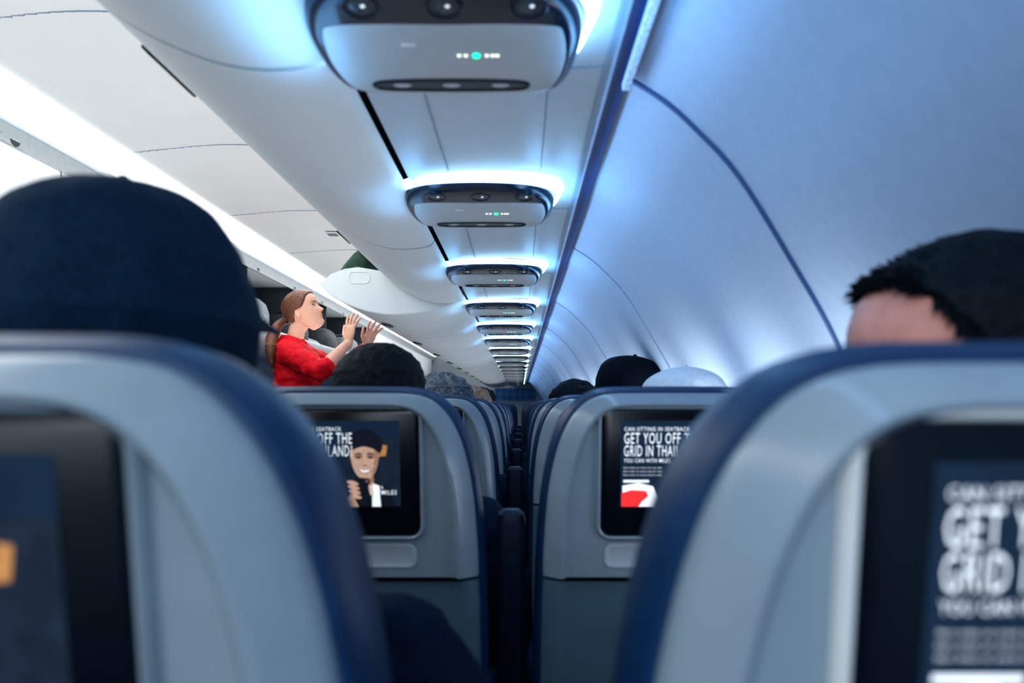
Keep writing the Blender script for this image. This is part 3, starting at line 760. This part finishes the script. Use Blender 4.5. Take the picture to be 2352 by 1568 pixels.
seated((.312,1.45),CZ-.045,'skin','navy','passenger in white baseball cap worn backwards',cap_part('capw',z0=.012,brim=0,hole=True),hs=.98)
seated((.318,2.25),CZ+.02,'skin','navy','passenger in black baseball cap with head turned aside',cap_part('capb',z0=.018),yaw=65,pitch=8)
seated((-.225,2.22),CZ-.035,'skin','navy','passenger with curly grey hair, seen from behind',hair_part(FULL,'hairg',.014,.006,4,1.6))
seated((.215,3.05),CZ-.02,'skinr','navy','passenger with short brown hair turned sideways',hair_part(SHORT,'haird',.010,.003,9),yaw=40,pitch=-5)
seated((-.205,3.0),CZ-.05,'skin','navy','passenger with blond hair, seen from behind',hair_part(FULL,'hairo',.014,.006,6,1.5))
seated((-.235,3.8),CZ-.03,'skin','navy','passenger with blond hair, seen from behind',hair_part(FULL,'hairo',.012,.006,3,1.5))
seated((-.235,4.6),CZ-.02,'skin','navy','passenger with dark hair, seen from behind',hair_part(FULL,'haird',.012,.006,3,1.5))
seated((.23,3.85),CZ-.03,'skin','navy','passenger with dark hair, seen from behind',hair_part(FULL,'haird',.012,.006,3,1.5))

# ---------------------------------------------------------------- lights
def area(loc,rot,sx,sy,power,color):
    l=bpy.data.lights.new('lamp','AREA'); l.shape='RECTANGLE'; l.size=sx; l.size_y=sy; l.energy=power; l.color=color
    o=bpy.data.objects.new('lamp',l); COL.objects.link(o); o.location=loc; o.rotation_euler=[math.radians(a) for a in rot]; return o
def point(loc,power,color,r=.02):
    l=bpy.data.lights.new('lamp','POINT'); l.energy=power; l.color=color; l.shadow_soft_size=r
    o=bpy.data.objects.new('lamp',l); COL.objects.link(o); o.location=loc
# blue wash along the side wall
area((.098,5.5,CZ+.388),(0,-55,0),.03,16,13,(.34,.60,1.0))
# added lamp at window level, imitating daylight bounce up the side wall
area((.34,3.6,CZ-.03),(0,-125,0),.12,5.5,10,(.90,.95,1.0))
# unseen lamps added to widen the halo spill round the nearest service units
for k,y in enumerate(PY[1:7]):
    for dx in (-.105,.105): point((-.077+dx,y-.120,CZ+.375),.07,(.20,.54,1.0),.02)
    pw=.12 if k==0 else .045
    area((-.077-.150,y-.02,CZ+.325),(180,0,0),.06,.18,pw,(.20,.54,1.0))
    area((-.077+.160,y-.02,CZ+.350),(180,0,0),.035,.16,.12,(.20,.54,1.0))
# unseen fill lamps added to brighten seats, bins and ceiling
area((-.35,-1.3,CZ+.36),(76,0,0),1.2,.5,14,(.84,.94,1.0))  # added fill from behind the camera for the seat backs
area((.0,-.40,CZ+.37),(58,0,0),.5,.06,2.0,(.93,.98,1.0))  # added to bring out highlights on the near shell ridges
area((-1.12,2.0,CZ+.93),(0,0,0),.5,8,32,(.96,.985,1.0))
area((-1.12,10.0,CZ+.93),(0,0,0),.5,8,38,(.96,.985,1.0))
area((-.35,5.0,CZ+.06),(180,0,0),.9,14,13,(.90,.96,1.0))  # added up-facing lamp imitating bounce from below
area((-1.15,4.0,CZ+.30),(180,0,0),.4,12,24,(1.0,.995,.98))  # added up-light whitening the aisle ceiling
w=bpy.data.worlds.new('world'); sc.world=w; w.use_nodes=True; w.node_tree.nodes['Background'].inputs[0].default_value=(.3,.45,.7,1); w.node_tree.nodes['Background'].inputs[1].default_value=.3

# ---------------------------------------------------------------- camera
cam=bpy.data.cameras.new('camera'); co=bpy.data.objects.new('camera',cam); COL.objects.link(co)
co.location=(0,0,CZ); co.rotation_euler=(math.radians(90),0,0)
cam.sensor_width=36; cam.lens=1750/2352*36; cam.shift_x=-19/2352; cam.shift_y=146/2352
cam.clip_start=.02; cam.dof.use_dof=True; cam.dof.focus_distance=3.0; cam.dof.aperture_fstop=4.5
sc.camera=co
